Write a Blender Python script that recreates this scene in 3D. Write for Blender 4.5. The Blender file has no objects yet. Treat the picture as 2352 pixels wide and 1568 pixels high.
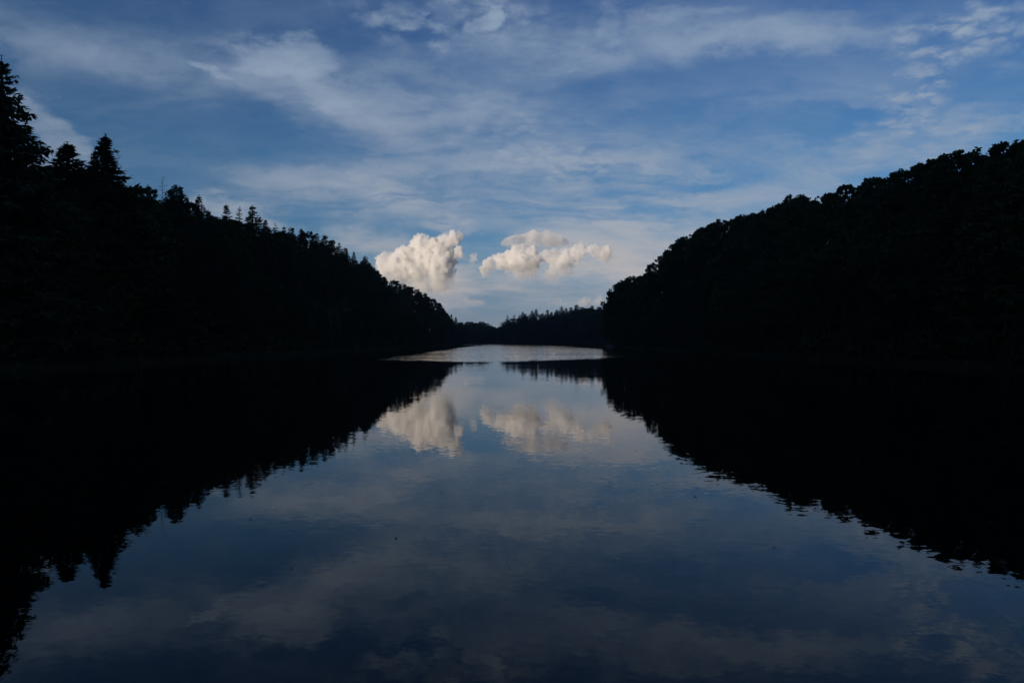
import bpy, math, random
import numpy as np
from mathutils import Vector, noise

R = math.radians
F = 1568.0           # focal length in units of a 2352 px wide frame (24 mm on 36 mm)
CX, CY, EYE = 1176.0, 784.0, 3.0

sc = bpy.context.scene
COL = sc.collection

# ------------------------------------------------------------------ camera
cam_data = bpy.data.cameras.new('camera')
cam_data.lens = 24.0
cam_data.sensor_width = 36.0
cam_data.sensor_fit = 'HORIZONTAL'
cam_data.clip_start = 0.2
cam_data.clip_end = 60000.0
cam = bpy.data.objects.new('camera', cam_data)
cam.location = (0.0, 0.0, EYE)
cam.rotation_euler = (R(90), 0, 0)
COL.objects.link(cam)
sc.camera = cam

# ------------------------------------------------------------------ exposure
sc.view_settings.view_transform = 'Standard'
sc.view_settings.look = 'None'
sc.view_settings.exposure = 0.0
sc.view_settings.gamma = 1.0
sc.view_settings.use_curve_mapping = False

# ------------------------------------------------------------------ sun direction (low, behind the left shoulder)
SUN_EL = R(5.0)
SUN_AZ = R(-140)      # measured from +Y (view direction), negative = to the left
sun_vec = Vector((math.sin(SUN_AZ) * math.cos(SUN_EL), math.cos(SUN_AZ) * math.cos(SUN_EL), math.sin(SUN_EL)))
sun_data = bpy.data.lights.new('sun', 'SUN')
sun_data.energy = 5.0
sun_data.angle = R(0.5)
sun_data.color = (1.0, 0.83, 0.64)
sun = bpy.data.objects.new('sun', sun_data)
sun.rotation_euler = (-sun_vec).to_track_quat('-Z', 'Y').to_euler()
sun.location = (-200, -200, 100)
COL.objects.link(sun)

# ------------------------------------------------------------------ node helpers
class NT:
    def __init__(s, tree):
        s.t = tree; s.n = tree.nodes; s.l = tree.links
    def new(s, kind, **kw):
        nd = s.n.new(kind)
        for k, v in kw.items():
            setattr(nd, k, v)
        return nd
    def put(s, sock, v):
        if isinstance(v, bpy.types.NodeSocket): s.l.new(v, sock)
        else: sock.default_value = v
    def math(s, op, a, b=None, c=None, clamp=False):
        nd = s.new('ShaderNodeMath', operation=op, use_clamp=clamp)
        s.put(nd.inputs[0], a)
        if b is not None: s.put(nd.inputs[1], b)
        if c is not None: s.put(nd.inputs[2], c)
        return nd.outputs[0]
    def vmath(s, op, a, b=None, scale=None):
        nd = s.new('ShaderNodeVectorMath', operation=op)
        s.put(nd.inputs[0], a)
        if b is not None: s.put(nd.inputs[1], b)
        if scale is not None: s.put(nd.inputs['Scale'], scale)
        return nd.outputs['Value'] if op in ('LENGTH', 'DOT_PRODUCT', 'DISTANCE') else nd.outputs['Vector']
    def xyz(s, x, y, z):
        nd = s.new('ShaderNodeCombineXYZ')
        s.put(nd.inputs[0], x); s.put(nd.inputs[1], y); s.put(nd.inputs[2], z)
        return nd.outputs[0]
    def sep(s, v):
        nd = s.new('ShaderNodeSeparateXYZ'); s.put(nd.inputs[0], v); return nd.outputs
    def noise(s, v, scale, detail=5, rough=0.55, dist=0.0, out='Fac', lac=2.0):
        nd = s.new('ShaderNodeTexNoise')
        s.put(nd.inputs['Vector'], v)
        nd.inputs['Scale'].default_value = scale; nd.inputs['Detail'].default_value = detail
        nd.inputs['Roughness'].default_value = rough; nd.inputs['Distortion'].default_value = dist
        nd.inputs['Lacunarity'].default_value = lac
        return nd.outputs[out]
    def range(s, v, a, b, c=0.0, d=1.0, smooth=True):
        nd = s.new('ShaderNodeMapRange', interpolation_type='SMOOTHSTEP' if smooth else 'LINEAR')
        s.put(nd.inputs['Value'], v)
        for nm, q in (('From Min', a), ('From Max', b), ('To Min', c), ('To Max', d)):
            s.put(nd.inputs[nm], q)
        return nd.outputs['Result']
    def mapping(s, v, loc=(0, 0, 0), rot=(0, 0, 0), scale=(1, 1, 1), kind='POINT'):
        nd = s.new('ShaderNodeMapping', vector_type=kind)
        s.put(nd.inputs['Vector'], v)
        nd.inputs['Location'].default_value = loc; nd.inputs['Rotation'].default_value = rot
        nd.inputs['Scale'].default_value = scale
        return nd.outputs[0]
    def mix(s, f, a, b):
        nd = s.new('ShaderNodeMix', data_type='RGBA')
        s.put(nd.inputs[0], f); s.put(nd.inputs[6], a); s.put(nd.inputs[7], b)
        return nd.outputs[2]

# ------------------------------------------------------------------ world: low-sun sky with high thin cloud
world = bpy.data.worlds.new('World')
sc.world = world
world.use_nodes = True
world.cycles.sampling_method = 'MANUAL'
world.cycles.sample_map_resolution = 512
w = NT(world.node_tree)
w.n.clear()
bg = w.new('ShaderNodeBackground'); outw = w.new('ShaderNodeOutputWorld')
w.l.new(bg.outputs[0], outw.inputs[0])
sky = w.new('ShaderNodeTexSky', sky_type='NISHITA', sun_disc=False)
sky.sun_elevation = SUN_EL
sky.sun_rotation = SUN_AZ
sky.altitude = 300
sky.air_density = 1.0
sky.dust_density = 0.0
sky.ozone_density = 4.0
bg.inputs['Strength'].default_value = 0.11

tc = w.new('ShaderNodeTexCoord').outputs['Generated']
dx, dy, dz = w.sep(tc)
el = w.math('ARCSINE', dz)
az = w.math('ARCTAN2', dx, dy)
plane_k = w.math('DIVIDE', 1.0, w.math('ADD', w.math('MAXIMUM', dz, 0.0), 0.22))
P = w.xyz(w.math('MULTIPLY', dx, plane_k), w.math('MULTIPLY', dy, plane_k), 0.0)   # layer of cloud seen in perspective
AE = w.xyz(az, el, 0.0)
wn = w.noise(P, 3.2, 6, 0.62, out='Color')
warp = w.vmath('SCALE', w.vmath('SUBTRACT', wn, (0.5, 0.5, 0.5)), scale=0.16)
warp = w.vmath('MULTIPLY', warp, (1.3, 0.7, 0.0))
AEw = w.vmath('ADD', AE, warp)

def ang(px, py):
    a = math.atan((px - CX) / F)
    return a, math.atan((CY - py) / F * math.cos(a))

def bank(px, py, rx, ry, rot=0.0, soft=1.0, v=None):
    """Soft elliptical bank of cloud placed by direction (azimuth, elevation)."""
    a, e = ang(px, py)
    m = w.mapping(v or AEw, (a, e, 0), (0, 0, R(rot)), (rx / F, ry / F, 1), 'TEXTURE')
    return w.range(w.vmath('LENGTH', m), 1.0 + 0.5 * soft, max(0.0, 1.0 - 0.9 * soft), 0.0, 1.0)

def total(items):
    acc = None
    for m, k in items:
        acc = w.math('MULTIPLY', m, k) if acc is None else w.math('MULTIPLY_ADD', m, k, acc)
    return acc

# textures of the layer
fib = w.noise(w.mapping(w.vmath('ADD', P, w.vmath('SCALE', wn, scale=0.28)), rot=(0, 0, R(-12)), scale=(0.55, 1.5, 1)), 3.2, 8, 0.62, 0.5)
fib = w.range(fib, 0.36, 0.66)
smooth = w.range(w.noise(P, 2.2, 7, 0.6, 0.5), 0.3, 0.7)
mot = w.new('ShaderNodeTexVoronoi', feature='SMOOTH_F1')
w.put(mot.inputs['Vector'], w.vmath('ADD', w.mapping(P, scale=(1, 1.5, 1)), w.vmath('SCALE', w.noise(P, 14, 4, 0.65, out='Color'), scale=0.12)))
mot.inputs['Scale'].default_value = 19.0
mot.inputs['Smoothness'].default_value = 0.6
mottle = w.range(mot.outputs['Distance'], 0.80, 0.10)
mottle = w.math('MULTIPLY', mottle, w.range(w.noise(P, 5.5, 5, 0.62), 0.34, 0.60))

S_smooth = total([
    (bank(655, 116, 108, 42, 4, 0.4), 0.62),
    (bank(640, 190, 150, 60, -10, 0.6), 0.30),
    (bank(790, 240, 190, 62, -24, 0.8), 0.28),
    (bank(1000, 190, 300, 90, 6, 1.0), 0.28),
    (bank(1360, 100, 280, 66, 4, 0.8), 0.42),
    (bank(1760, 76, 250, 30, -1, 0.7), 0.38),
    (bank(1930, 82, 170, 26, -4, 0.7), 0.34),
    (bank(1600, 95, 200, 34, 6, 0.9), 0.22),
    (bank(1400, 45, 36, 26, 60, 0.8), 0.30),
    (bank(1580, 18, 130, 12, -2, 0.8), 0.32),
    (bank(90, 70, 330, 60, -6, 1.0), 0.24),
    (bank(2100, 325, 190, 56, 5, 0.6), 0.46),
    (bank(2300, 283, 90, 9, 0, 0.6), 0.35),
    (bank(1560, 560, 190, 62, 12, 0.9), 0.62),
    (bank(1500, 655, 150, 50, 5, 0.9), 0.40),
    (bank(1430, 498, 80, 22, -6, 0.8), 0.35),
    (bank(1260, 650, 360, 80, 0, 1.0), 0.18),
    (bank(1020, 515, 60, 14, -2, 0.8), 0.45),
    (bank(820, 565, 120, 36, -8, 0.9), 0.45),
    (bank(540, 490, 100, 30, -3, 0.6), 0.60),
    (bank(82, 295, 60, 34, -20, 0.6), 0.50),
    (bank(110, 385, 80, 40, 0, 0.8), 0.42),
    (bank(1113, 62, 30, 24, 0, 0.5), 0.50),
    (bank(1020, 38, 52, 28, 0, 0.7), 0.30),
    (bank(880, 30, 60, 22, 0, 0.8), 0.24),
    (bank(470, 158, 42, 12, -4, 0.7), 0.40),
    (bank(1200, 290, 330, 90, 0, 1.0), 0.24),
    (bank(1600, 300, 420, 90, 6, 1.0), 0.12),
    (bank(1180, 430, 400, 110, 0, 1.0), 0.26),
    (bank(1000, 665, 100, 55, 10, 1.0), 0.55),
    (bank(1215, 640, 130, 40, 0, 1.0), 0.35),
    (bank(1250, 548, 130, 32, 0, 0.7), 0.70),
    (bank(1330, 595, 150, 48, 0, 0.9), 0.38),
    (bank(960, 620, 110, 60, 0, 0.9), 0.34),
    (bank(1420, 590, 120, 60, 0, 1.0), 0.45),
    (bank(790, 250, 130, 30, -24, 0.7), 0.18),
])
S_fib = total([
    (bank(780, 430, 220, 48, 4, 1.0), 0.60),
    (bank(1450, 430, 260, 75, -3, 1.0), 0.45),
    (bank(1180, 450, 440, 100, 0, 1.0), 0.36),
    (bank(1400, 505, 130, 22, -6, 0.8), 0.35),
    (bank(1820, 280, 300, 100, 10, 1.0), 0.26),
    (bank(300, 150, 380, 60, 4, 1.0), 0.24),
    (bank(1350, 100, 420, 80, 8, 1.0), 0.30),
    (bank(1000, 250, 420, 110, -8, 1.0), 0.20),
    (bank(1600, 520, 300, 60, 5, 1.0), 0.35),
    (bank(1900, 410, 300, 40, 4, 1.0), 0.35),
])
S_mot = total([
    (bank(1010, 50, 230, 64, -6, 0.8), 0.75),
    (bank(1270, 385, 170, 42, -4, 0.9), 0.65),
    (bank(1130, 290, 160, 35, 0, 1.0), 0.38),
    (bank(2165, 66, 100, 46, -10, 0.7), 0.85),
    (bank(2310, 60, 90, 60, -28, 0.8), 0.80),
    (bank(2150, 165, 120, 34, 42, 0.8), 0.70),
    (bank(2080, 235, 110, 40, 20, 0.8), 0.55),
    (bank(2080, 310, 190, 55, 8, 0.9), 0.30),
    (bank(700, 165, 180, 50, -10, 1.0), 0.18),
])
fine = w.range(w.noise(w.mapping(P, scale=(0.8, 1.4, 1)), 9.0, 8, 0.66, 0.3), 0.3, 0.7, 0.66, 1.22)
dens = w.math('MULTIPLY', S_smooth, w.range(smooth, 0, 1, 0.68, 1.12))
dens = w.math('MULTIPLY', dens, fine)
dens = w.math('ADD', dens, w.math('MULTIPLY', S_fib, fib))
dens = w.math('ADD', dens, w.math('MULTIPLY', S_mot, mottle))
veil = w.math('MULTIPLY', fib, 0.11)
veil = w.math('MULTIPLY_ADD', smooth, 0.10, veil)
veil = w.math('MULTIPLY_ADD', mottle, 0.03, veil)
dens = w.math('ADD', dens, veil)
dens = w.math('SUBTRACT', 1.0, w.math('EXPONENT', w.math('MULTIPLY', w.math('POWER', dens, 1.4), -1.7)))     # thickness to cover
dens = w.math('MULTIPLY', dens, w.range(dz, -0.01, 0.03))
lowness = w.range(el, 0.42, 0.03)
cloud_col = w.mix(lowness, (2.45, 3.25, 4.35, 1), (3.75, 3.85, 4.2, 1))
cloud_col = w.mix(w.math('MULTIPLY', w.range(el, 0.17, 0.09), w.range(w.math('ABSOLUTE', w.math('SUBTRACT', az, 0.0)), 0.6, 0.1)), cloud_col, (4.5, 4.2, 4.15, 1))
sky_tint = (0.56, 0.76, 1.65, 1)          # the haze near the horizon evens out the yellow band
for e0, e1, c in ((1, 4, (0.84, 0.82, 1.12, 1)), (4, 7, (1.06, 1.05, 1.14, 1)), (7, 14, (1.02, 1.12, 1.18, 1)), (14, 26, (0.98, 0.98, 1.18, 1))):
    sky_tint = w.mix(w.range(el, R(e0), R(e1), smooth=False), sky_tint, c)
mul = w.new('ShaderNodeMix', data_type='RGBA', blend_type='MULTIPLY')
mul.inputs[0].default_value = 1.0
w.l.new(sky.outputs[0], mul.inputs[6]); w.l.new(sky_tint, mul.inputs[7])
final = w.mix(dens, mul.outputs[2], cloud_col)
w.l.new(final, bg.inputs['Color'])

# ------------------------------------------------------------------ object helpers
def tag(o, label=None, cat=None, group=None, kind=None):
    for k, v in (('label', label), ('category', cat), ('group', group), ('kind', kind)):
        if v: o[k] = v
    return o

def mesh_np(name, verts, faces, mat, smooth=False):
    """verts (N,3); faces (M,k) all the same size."""
    verts = np.asarray(verts, dtype=np.float32); faces = np.asarray(faces, dtype=np.int32)
    me = bpy.data.meshes.new(name)
    me.vertices.add(len(verts)); me.vertices.foreach_set('co', verts.ravel())
    k = faces.shape[1]
    me.loops.add(faces.size); me.loops.foreach_set('vertex_index', faces.ravel())
    me.polygons.add(len(faces))
    me.polygons.foreach_set('loop_start', np.arange(0, faces.size, k, dtype=np.int32))
    me.polygons.foreach_set('loop_total', np.full(len(faces), k, dtype=np.int32))
    if smooth: me.polygons.foreach_set('use_smooth', np.ones(len(faces), dtype=bool))
    me.update(calc_edges=True)
    me.materials.append(mat)
    return me

def link(name, data, parent=None, loc=(0, 0, 0)):
    o = bpy.data.objects.new(name, data)
    o.location = loc
    COL.objects.link(o)
    if parent: o.parent = parent
    return o

def new_mat(name):
    m = bpy.data.materials.new(name); m.use_nodes = True
    t = NT(m.node_tree); t.n.clear()
    out = t.new('ShaderNodeOutputMaterial')
    return m, t, out

def principled_mat(name, c1, c2, scale, rough=0.8, spec=0.2, bump=0.0, coord='Object', per_obj=0.0):
    m, t, out = new_mat(name)
    b = t.new('ShaderNodeBsdfPrincipled')
    co = t.new('ShaderNodeTexCoord').outputs[coord]
    n = t.noise(co, scale, 6, 0.6)
    col = t.mix(t.range(n, 0.3, 0.7), (*c1, 1), (*c2, 1))
    if per_obj:
        oi = t.new('ShaderNodeObjectInfo')
        hs = t.new('ShaderNodeHueSaturation')
        t.l.new(t.range(oi.outputs['Random'], 0, 1, 1 - per_obj, 1 + per_obj, False), hs.inputs['Value'])
        t.l.new(t.range(oi.outputs['Random'], 0, 1, 0.485, 0.515, False), hs.inputs['Hue'])
        t.l.new(col, hs.inputs['Color']); col = hs.outputs[0]
    t.l.new(col, b.inputs['Base Color'])
    b.inputs['Roughness'].default_value = rough
    b.inputs['Specular IOR Level'].default_value = spec
    if bump:
        bp = t.new('ShaderNodeBump'); bp.inputs['Distance'].default_value = bump
        t.l.new(n, bp.inputs['Height']); t.l.new(bp.outputs[0], b.inputs['Normal'])
    t.l.new(b.outputs[0], out.inputs[0])
    return m

M_floor = principled_mat('forest_floor', (0.025, 0.022, 0.012), (0.045, 0.045, 0.02), 0.4, 0.95, 0.1, 0.05)
M_bark = principled_mat('bark', (0.045, 0.036, 0.027), (0.09, 0.078, 0.06), 3.0, 0.9, 0.15, 0.02)
M_dead = principled_mat('bare_wood', (0.10, 0.09, 0.075), (0.18, 0.16, 0.14), 4.0, 0.85, 0.15, 0.02)
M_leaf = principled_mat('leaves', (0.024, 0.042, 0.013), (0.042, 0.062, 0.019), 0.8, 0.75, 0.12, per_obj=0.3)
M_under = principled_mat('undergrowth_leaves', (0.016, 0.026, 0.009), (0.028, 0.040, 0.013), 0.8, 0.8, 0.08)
M_needle = principled_mat('needles', (0.022, 0.04, 0.02), (0.036, 0.056, 0.026), 1.2, 0.75, 0.12, per_obj=0.25)
M_grass = principled_mat('reeds', (0.03, 0.038, 0.016), (0.06, 0.06, 0.03), 0.5, 0.8, 0.15)
M_rock = principled_mat('rock', (0.12, 0.11, 0.10), (0.22, 0.20, 0.18), 2.0, 0.85, 0.2, 0.03)
M_birch = principled_mat('pale_bark', (0.22, 0.21, 0.18), (0.38, 0.36, 0.32), 4.0, 0.8, 0.2, 0.02)

# ------------------------------------------------------------------ the lie of the land
SKY_PTS = [(-400, 60), (0, 125), (40, 215), (75, 330), (95, 380), (120, 360), (153, 322), (185, 372), (205, 350), (245, 305), (272, 360),
    (300, 415), (330, 428), (372, 436), (410, 428), (440, 460), (457, 447), (490, 495), (520, 470), (550, 480), (580, 472),
    (610, 503), (655, 522), (690, 529), (730, 540), (780, 562), (835, 597), (852, 606), (870, 630), (905, 646), (950, 664),
    (985, 682), (1002, 700), (1025, 735), (1052, 740), (1075, 742), (1110, 744), (1150, 750), (1170, 735), (1200, 722), (1240, 714),
    (1300, 707), (1360, 704), (1400, 705), (1415, 690), (1424, 660), (1440, 642), (1465, 632), (1490, 631), (1502, 606),
    (1525, 586), (1545, 566), (1580, 543), (1610, 527), (1650, 512), (1700, 495), (1740, 489), (1790, 472), (1820, 450),
    (1850, 457), (1890, 449), (1930, 434), (1975, 424), (2003, 410), (2035, 411), (2065, 395), (2110, 373), (2140, 367),
    (2175, 354), (2210, 347), (2240, 362), (2255, 364), (2290, 342), (2320, 327), (2352, 325), (2600, 290), (3000, 250)]
_sx = np.array([p[0] for p in SKY_PTS], float); _sy = np.array([p[1] for p in SKY_PTS], float)
def sky_y(px): return np.interp(px, _sx, _sy)

# depth (metres) at which the skyline stands, for the left hill, the right hill and the far shore
DL = lambda px: float(np.interp(px, [0, 153, 245, 372, 457, 580, 690, 780, 850, 905, 950, 1000, 1030, 1055],
                                    [78, 100, 106, 150, 180, 214, 270, 330, 400, 450, 500, 560, 600, 640]))
DR = lambda px: float(np.interp(px, [1400, 1415, 1465, 1500, 1545, 1650, 1830, 2100, 2352, 2600],
                                    [372, 361, 315, 308, 289, 248, 192, 140, 106, 84]))
DF = lambda px: float(np.interp(px, [1040, 1150, 1250, 1400], [1010, 900, 800, 700]))

def wob(v, k, a, s=0.0): return a * np.sin(v * k + s) + 0.5 * a * np.sin(v * k * 2.3 + 1.7 * s + 1)
def shore_dist(x, y):
    """Metres inland from the water's edge (negative on the water)."""
    xl = 49 + wob(y, 0.031, 1.6) + np.interp(y, [585, 610, 660, 760], [0, 12, 90, 130])
    xr = 52 + wob(y, 0.027, 1.5, 2.0) + np.interp(y, [350, 372, 400, 470], [0, 14, 120, 330])
    yf = np.interp(x, [-300, -98, 96, 200, 600], [960, 930, 680, 640, 620]) + wob(x, 0.05, 4, 1.0)
    s = np.maximum(-x - xl, x - xr)
    s = np.maximum(s, y - yf)
    return np.maximum(s, 1.5 - y)
def ridge_left(y): return np.interp(y, [-400, -50, 60, 105, 150, 214, 330, 400, 450, 500, 560, 605, 660], [70, 60, 20, 12, 14, 20, 26, 26, 21, 17, 12, 3, 3])  # unseen stretch behind the camera raised to keep low sun off the valley
def ridge_right(y): return np.interp(y, [-400, -50, 60, 106, 190, 290, 330, 365, 420], [30, 20, 12, 15, 24, 22, 14, 4, 3])
def ss(t):
    t = np.clip(t, 0, 1); return t * t * (3 - 2 * t)
def ground_h(x, y):
    x = np.asarray(x, float); y = np.asarray(y, float)
    s = shore_dist(x, y)
    # side hills
    inl = np.where(x < 0, ridge_left(y), ridge_right(y))
    beyond = np.clip(s - 40, 0, None)
    side = 0.35 + inl * ss(s / 36.0) + beyond * np.where(x < 0, 0.40, 0.16)  # hidden land behind the left ridge climbs steeply, added to block the sun
    side = np.minimum(side, 110)
    far = 0.3 + np.minimum(np.clip(s, 0, None) * 0.12, 9.0) + 75 * ss((-x - 135) / 110.0) * ss((1500 - y) / 300.0)  # last term: unseen far-left hill added to shade the far shore trees
    w_far = ss((y - np.where(x < 0, 600, 365)) / 45.0)
    g = side * (1 - w_far) + far * w_far
    near = 0.1 + np.clip(s * 0.5, 0, 1.3)
    lane = (np.abs(x) < 45) & (y < 10)
    g = np.where(lane, near + (inl * ss((np.abs(x) - 25) / 20)), g)
    # never let bare ground rise to the tree-line seen across the water
    yy = np.maximum(y, 30.0)
    px = CX + F * x / yy
    lim = EYE + (CY - sky_y(px) - 34) * yy / F
    g = np.where((y > 30) & (px > -100), np.minimum(g, np.maximum(lim, 0.5)), g)
    g = g + 0.5 * np.sin(x * 0.21 + 1) * np.sin(y * 0.17) * ss((s - 4) / 20)
    return np.where(s < 0, np.maximum(-3.0, s * 0.35), np.where(s < 1, np.minimum(g, s * 0.35), g))

def axis(segs):
    out = []
    for a, b, st in segs: out += list(np.arange(a, b, st))
    out.append(segs[-1][1]); return np.array(out)
gx = axis([(-5000, -2000, 700), (-2000, -400, 80), (-400, -120, 12), (-120, -35, 2.5), (-35, 35, 7), (35, 120, 2.5), (120, 400, 12), (400, 2000, 80), (2000, 5000, 700)])
gy = axis([(-3000, -400, 200), (-400, -20, 14), (-20, 30, 2), (30, 420, 3), (420, 1080, 6), (1080, 2000, 60), (2000, 6000, 1000)])
X, Y = np.meshgrid(gx, gy, indexing='xy')
Z = ground_h(X, Y)
nx, ny = len(gx), len(gy)
idx = np.arange(nx * ny).reshape(ny, nx)
quads = np.stack([idx[:-1, :-1], idx[:-1, 1:], idx[1:, 1:], idx[1:, :-1]], -1).reshape(-1, 4)
tag(link('ground', mesh_np('ground', np.stack([X, Y, Z], -1).reshape(-1, 3), quads, M_floor, True)), kind='structure')

# ------------------------------------------------------------------ the lake
mw, t, out = new_mat('lake_water')
geo = t.new('ShaderNodeNewGeometry').outputs['Position']
px_, py_, pz_ = t.sep(geo)
b = t.new('ShaderNodeBsdfPrincipled')
b.inputs['Base Color'].default_value = (0.0012, 0.0018, 0.0022, 1)
b.inputs['IOR'].default_value = 1.28
b.inputs['Specular IOR Level'].default_value = 0.5
# breeze: beyond about a hundred metres the surface is ruffled, in streaks
edge = t.noise(t.mapping(geo, scale=(0.03, 0.12, 1)), 1.0, 7, 0.7)
yb = t.math('MULTIPLY_ADD', t.math('SUBTRACT', edge, 0.5), 16.0, py_)
yb = t.math('SUBTRACT', yb, t.math('MULTIPLY', t.math('MAXIMUM', px_, 0.0), 0.9))
breeze = t.range(yb, 97.0, 114.0)
wig = t.math('MULTIPLY', t.math('SUBTRACT', t.noise(t.mapping(geo, scale=(0.02, 0.012, 1)), 1.0, 4, 0.6), 0.5), 10.0)
breeze = t.math('MULTIPLY', breeze, t.range(t.math('ADD', px_, wig), -28.0, -22.0))
breeze = t.math('MULTIPLY', breeze, t.range(t.math('ADD', px_, wig), 44.0, 30.0))
far_b = t.range(py_, 420.0, 600.0)
breeze = t.math('MAXIMUM', breeze, t.math('MULTIPLY', far_b, 0.8))
strk = t.range(t.noise(t.mapping(geo, scale=(0.012, 0.035, 1)), 1.0, 5, 0.6), 0.3, 0.62, 0.6, 1.0)
breeze = t.math('MULTIPLY', breeze, strk)
# slopes of the ripples, built straight from noise so that they hold at every distance
def slope(scale, stretch, amp):
    c = t.noise(t.mapping(geo, rot=(0, 0, R(7)), scale=(scale / stretch, scale, 1)), 1.0, 3, 0.55, out='Color')
    return t.vmath('SCALE', t.vmath('SUBTRACT', c, (0.5, 0.5, 0.5)), scale=amp)
sl = t.vmath('ADD', slope(0.9, 2.2, 0.005), slope(3.2, 1.8, 0.014))
sl = t.vmath('ADD', sl, slope(9.0, 1.6, 0.024))
sl = t.vmath('ADD', sl, slope(0.16, 1.5, 0.003))
calm = t.range(t.noise(t.mapping(geo, scale=(0.05, 0.09, 1)), 1.0, 3, 0.6), 0.35, 0.7, 0.55, 1.5)
sl = t.vmath('SCALE', sl, scale=calm)
ruf = t.vmath('MULTIPLY', t.vmath('SCALE', slope(2.2, 1.6, 0.26), scale=breeze), (0.4, 1.0, 1.0))
ruf = t.vmath('ADD', ruf, t.vmath('SCALE', (0.0, -0.030, 0.0), scale=breeze))     # facets that face the eye are the ones seen at a grazing angle
sl = t.vmath('ADD', sl, ruf)
sl = t.vmath('MULTIPLY', sl, (1, 1, 0))
nrm = t.vmath('NORMALIZE', t.vmath('ADD', sl, (0, 0, 1)))
t.l.new(nrm, b.inputs['Normal'])
t.l.new(t.math('MULTIPLY_ADD', breeze, 0.05, 0.012), b.inputs['Roughness'])
t.l.new(b.outputs[0], out.inputs[0])
wv = [(-4990, -2990, 0), (4990, -2990, 0), (4990, 5990, 0), (-4990, 5990, 0)]
tag(link('lake', mesh_np('lake', wv, [(0, 1, 2, 3)], mw)), kind='structure')

# ------------------------------------------------------------------ tree building
def tubes(paths, sides=6):
    """paths: list of (points (k,3), radii (k)) -> verts, quads."""
    V, Q = [], []; base = 0
    for pts, rad in paths:
        pts = np.asarray(pts, float); k = len(pts)
        tan = np.gradient(pts, axis=0); tan /= np.linalg.norm(tan, axis=1, keepdims=True) + 1e-9
        ref = np.where(np.abs(tan[:, 2:3]) > 0.9, np.array([[1., 0, 0]]), np.array([[0, 0, 1.]]))
        u = np.cross(tan, ref); u /= np.linalg.norm(u, axis=1, keepdims=True) + 1e-9
        v = np.cross(tan, u)
        a = np.arange(sides) * 2 * math.pi / sides
        ring = pts[:, None, :] + np.asarray(rad)[:, None, None] * (np.cos(a)[None, :, None] * u[:, None, :] + np.sin(a)[None, :, None] * v[:, None, :])
        V.append(ring.reshape(-1, 3))
        for i in range(k - 1):
            for j in range(sides):
                j2 = (j + 1) % sides
                Q.append((base + i * sides + j, base + i * sides + j2, base + (i + 1) * sides + j2, base + (i + 1) * sides + j))
        base += k * sides
    return np.concatenate(V), np.array(Q)

def leaf_quads(c, d, wvec):
    """c centre (N,3), d half length vector, wvec half width vector -> rhombi."""
    V = np.stack([c - d, c + wvec, c + d, c - wvec], 1).reshape(-1, 3)
    n = len(c)
    return V, np.arange(4 * n).reshape(n, 4)

def rnd_unit(rs, n):
    v = rs.normal(size=(n, 3)); return v / np.linalg.norm(v, axis=1, keepdims=True)

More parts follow.
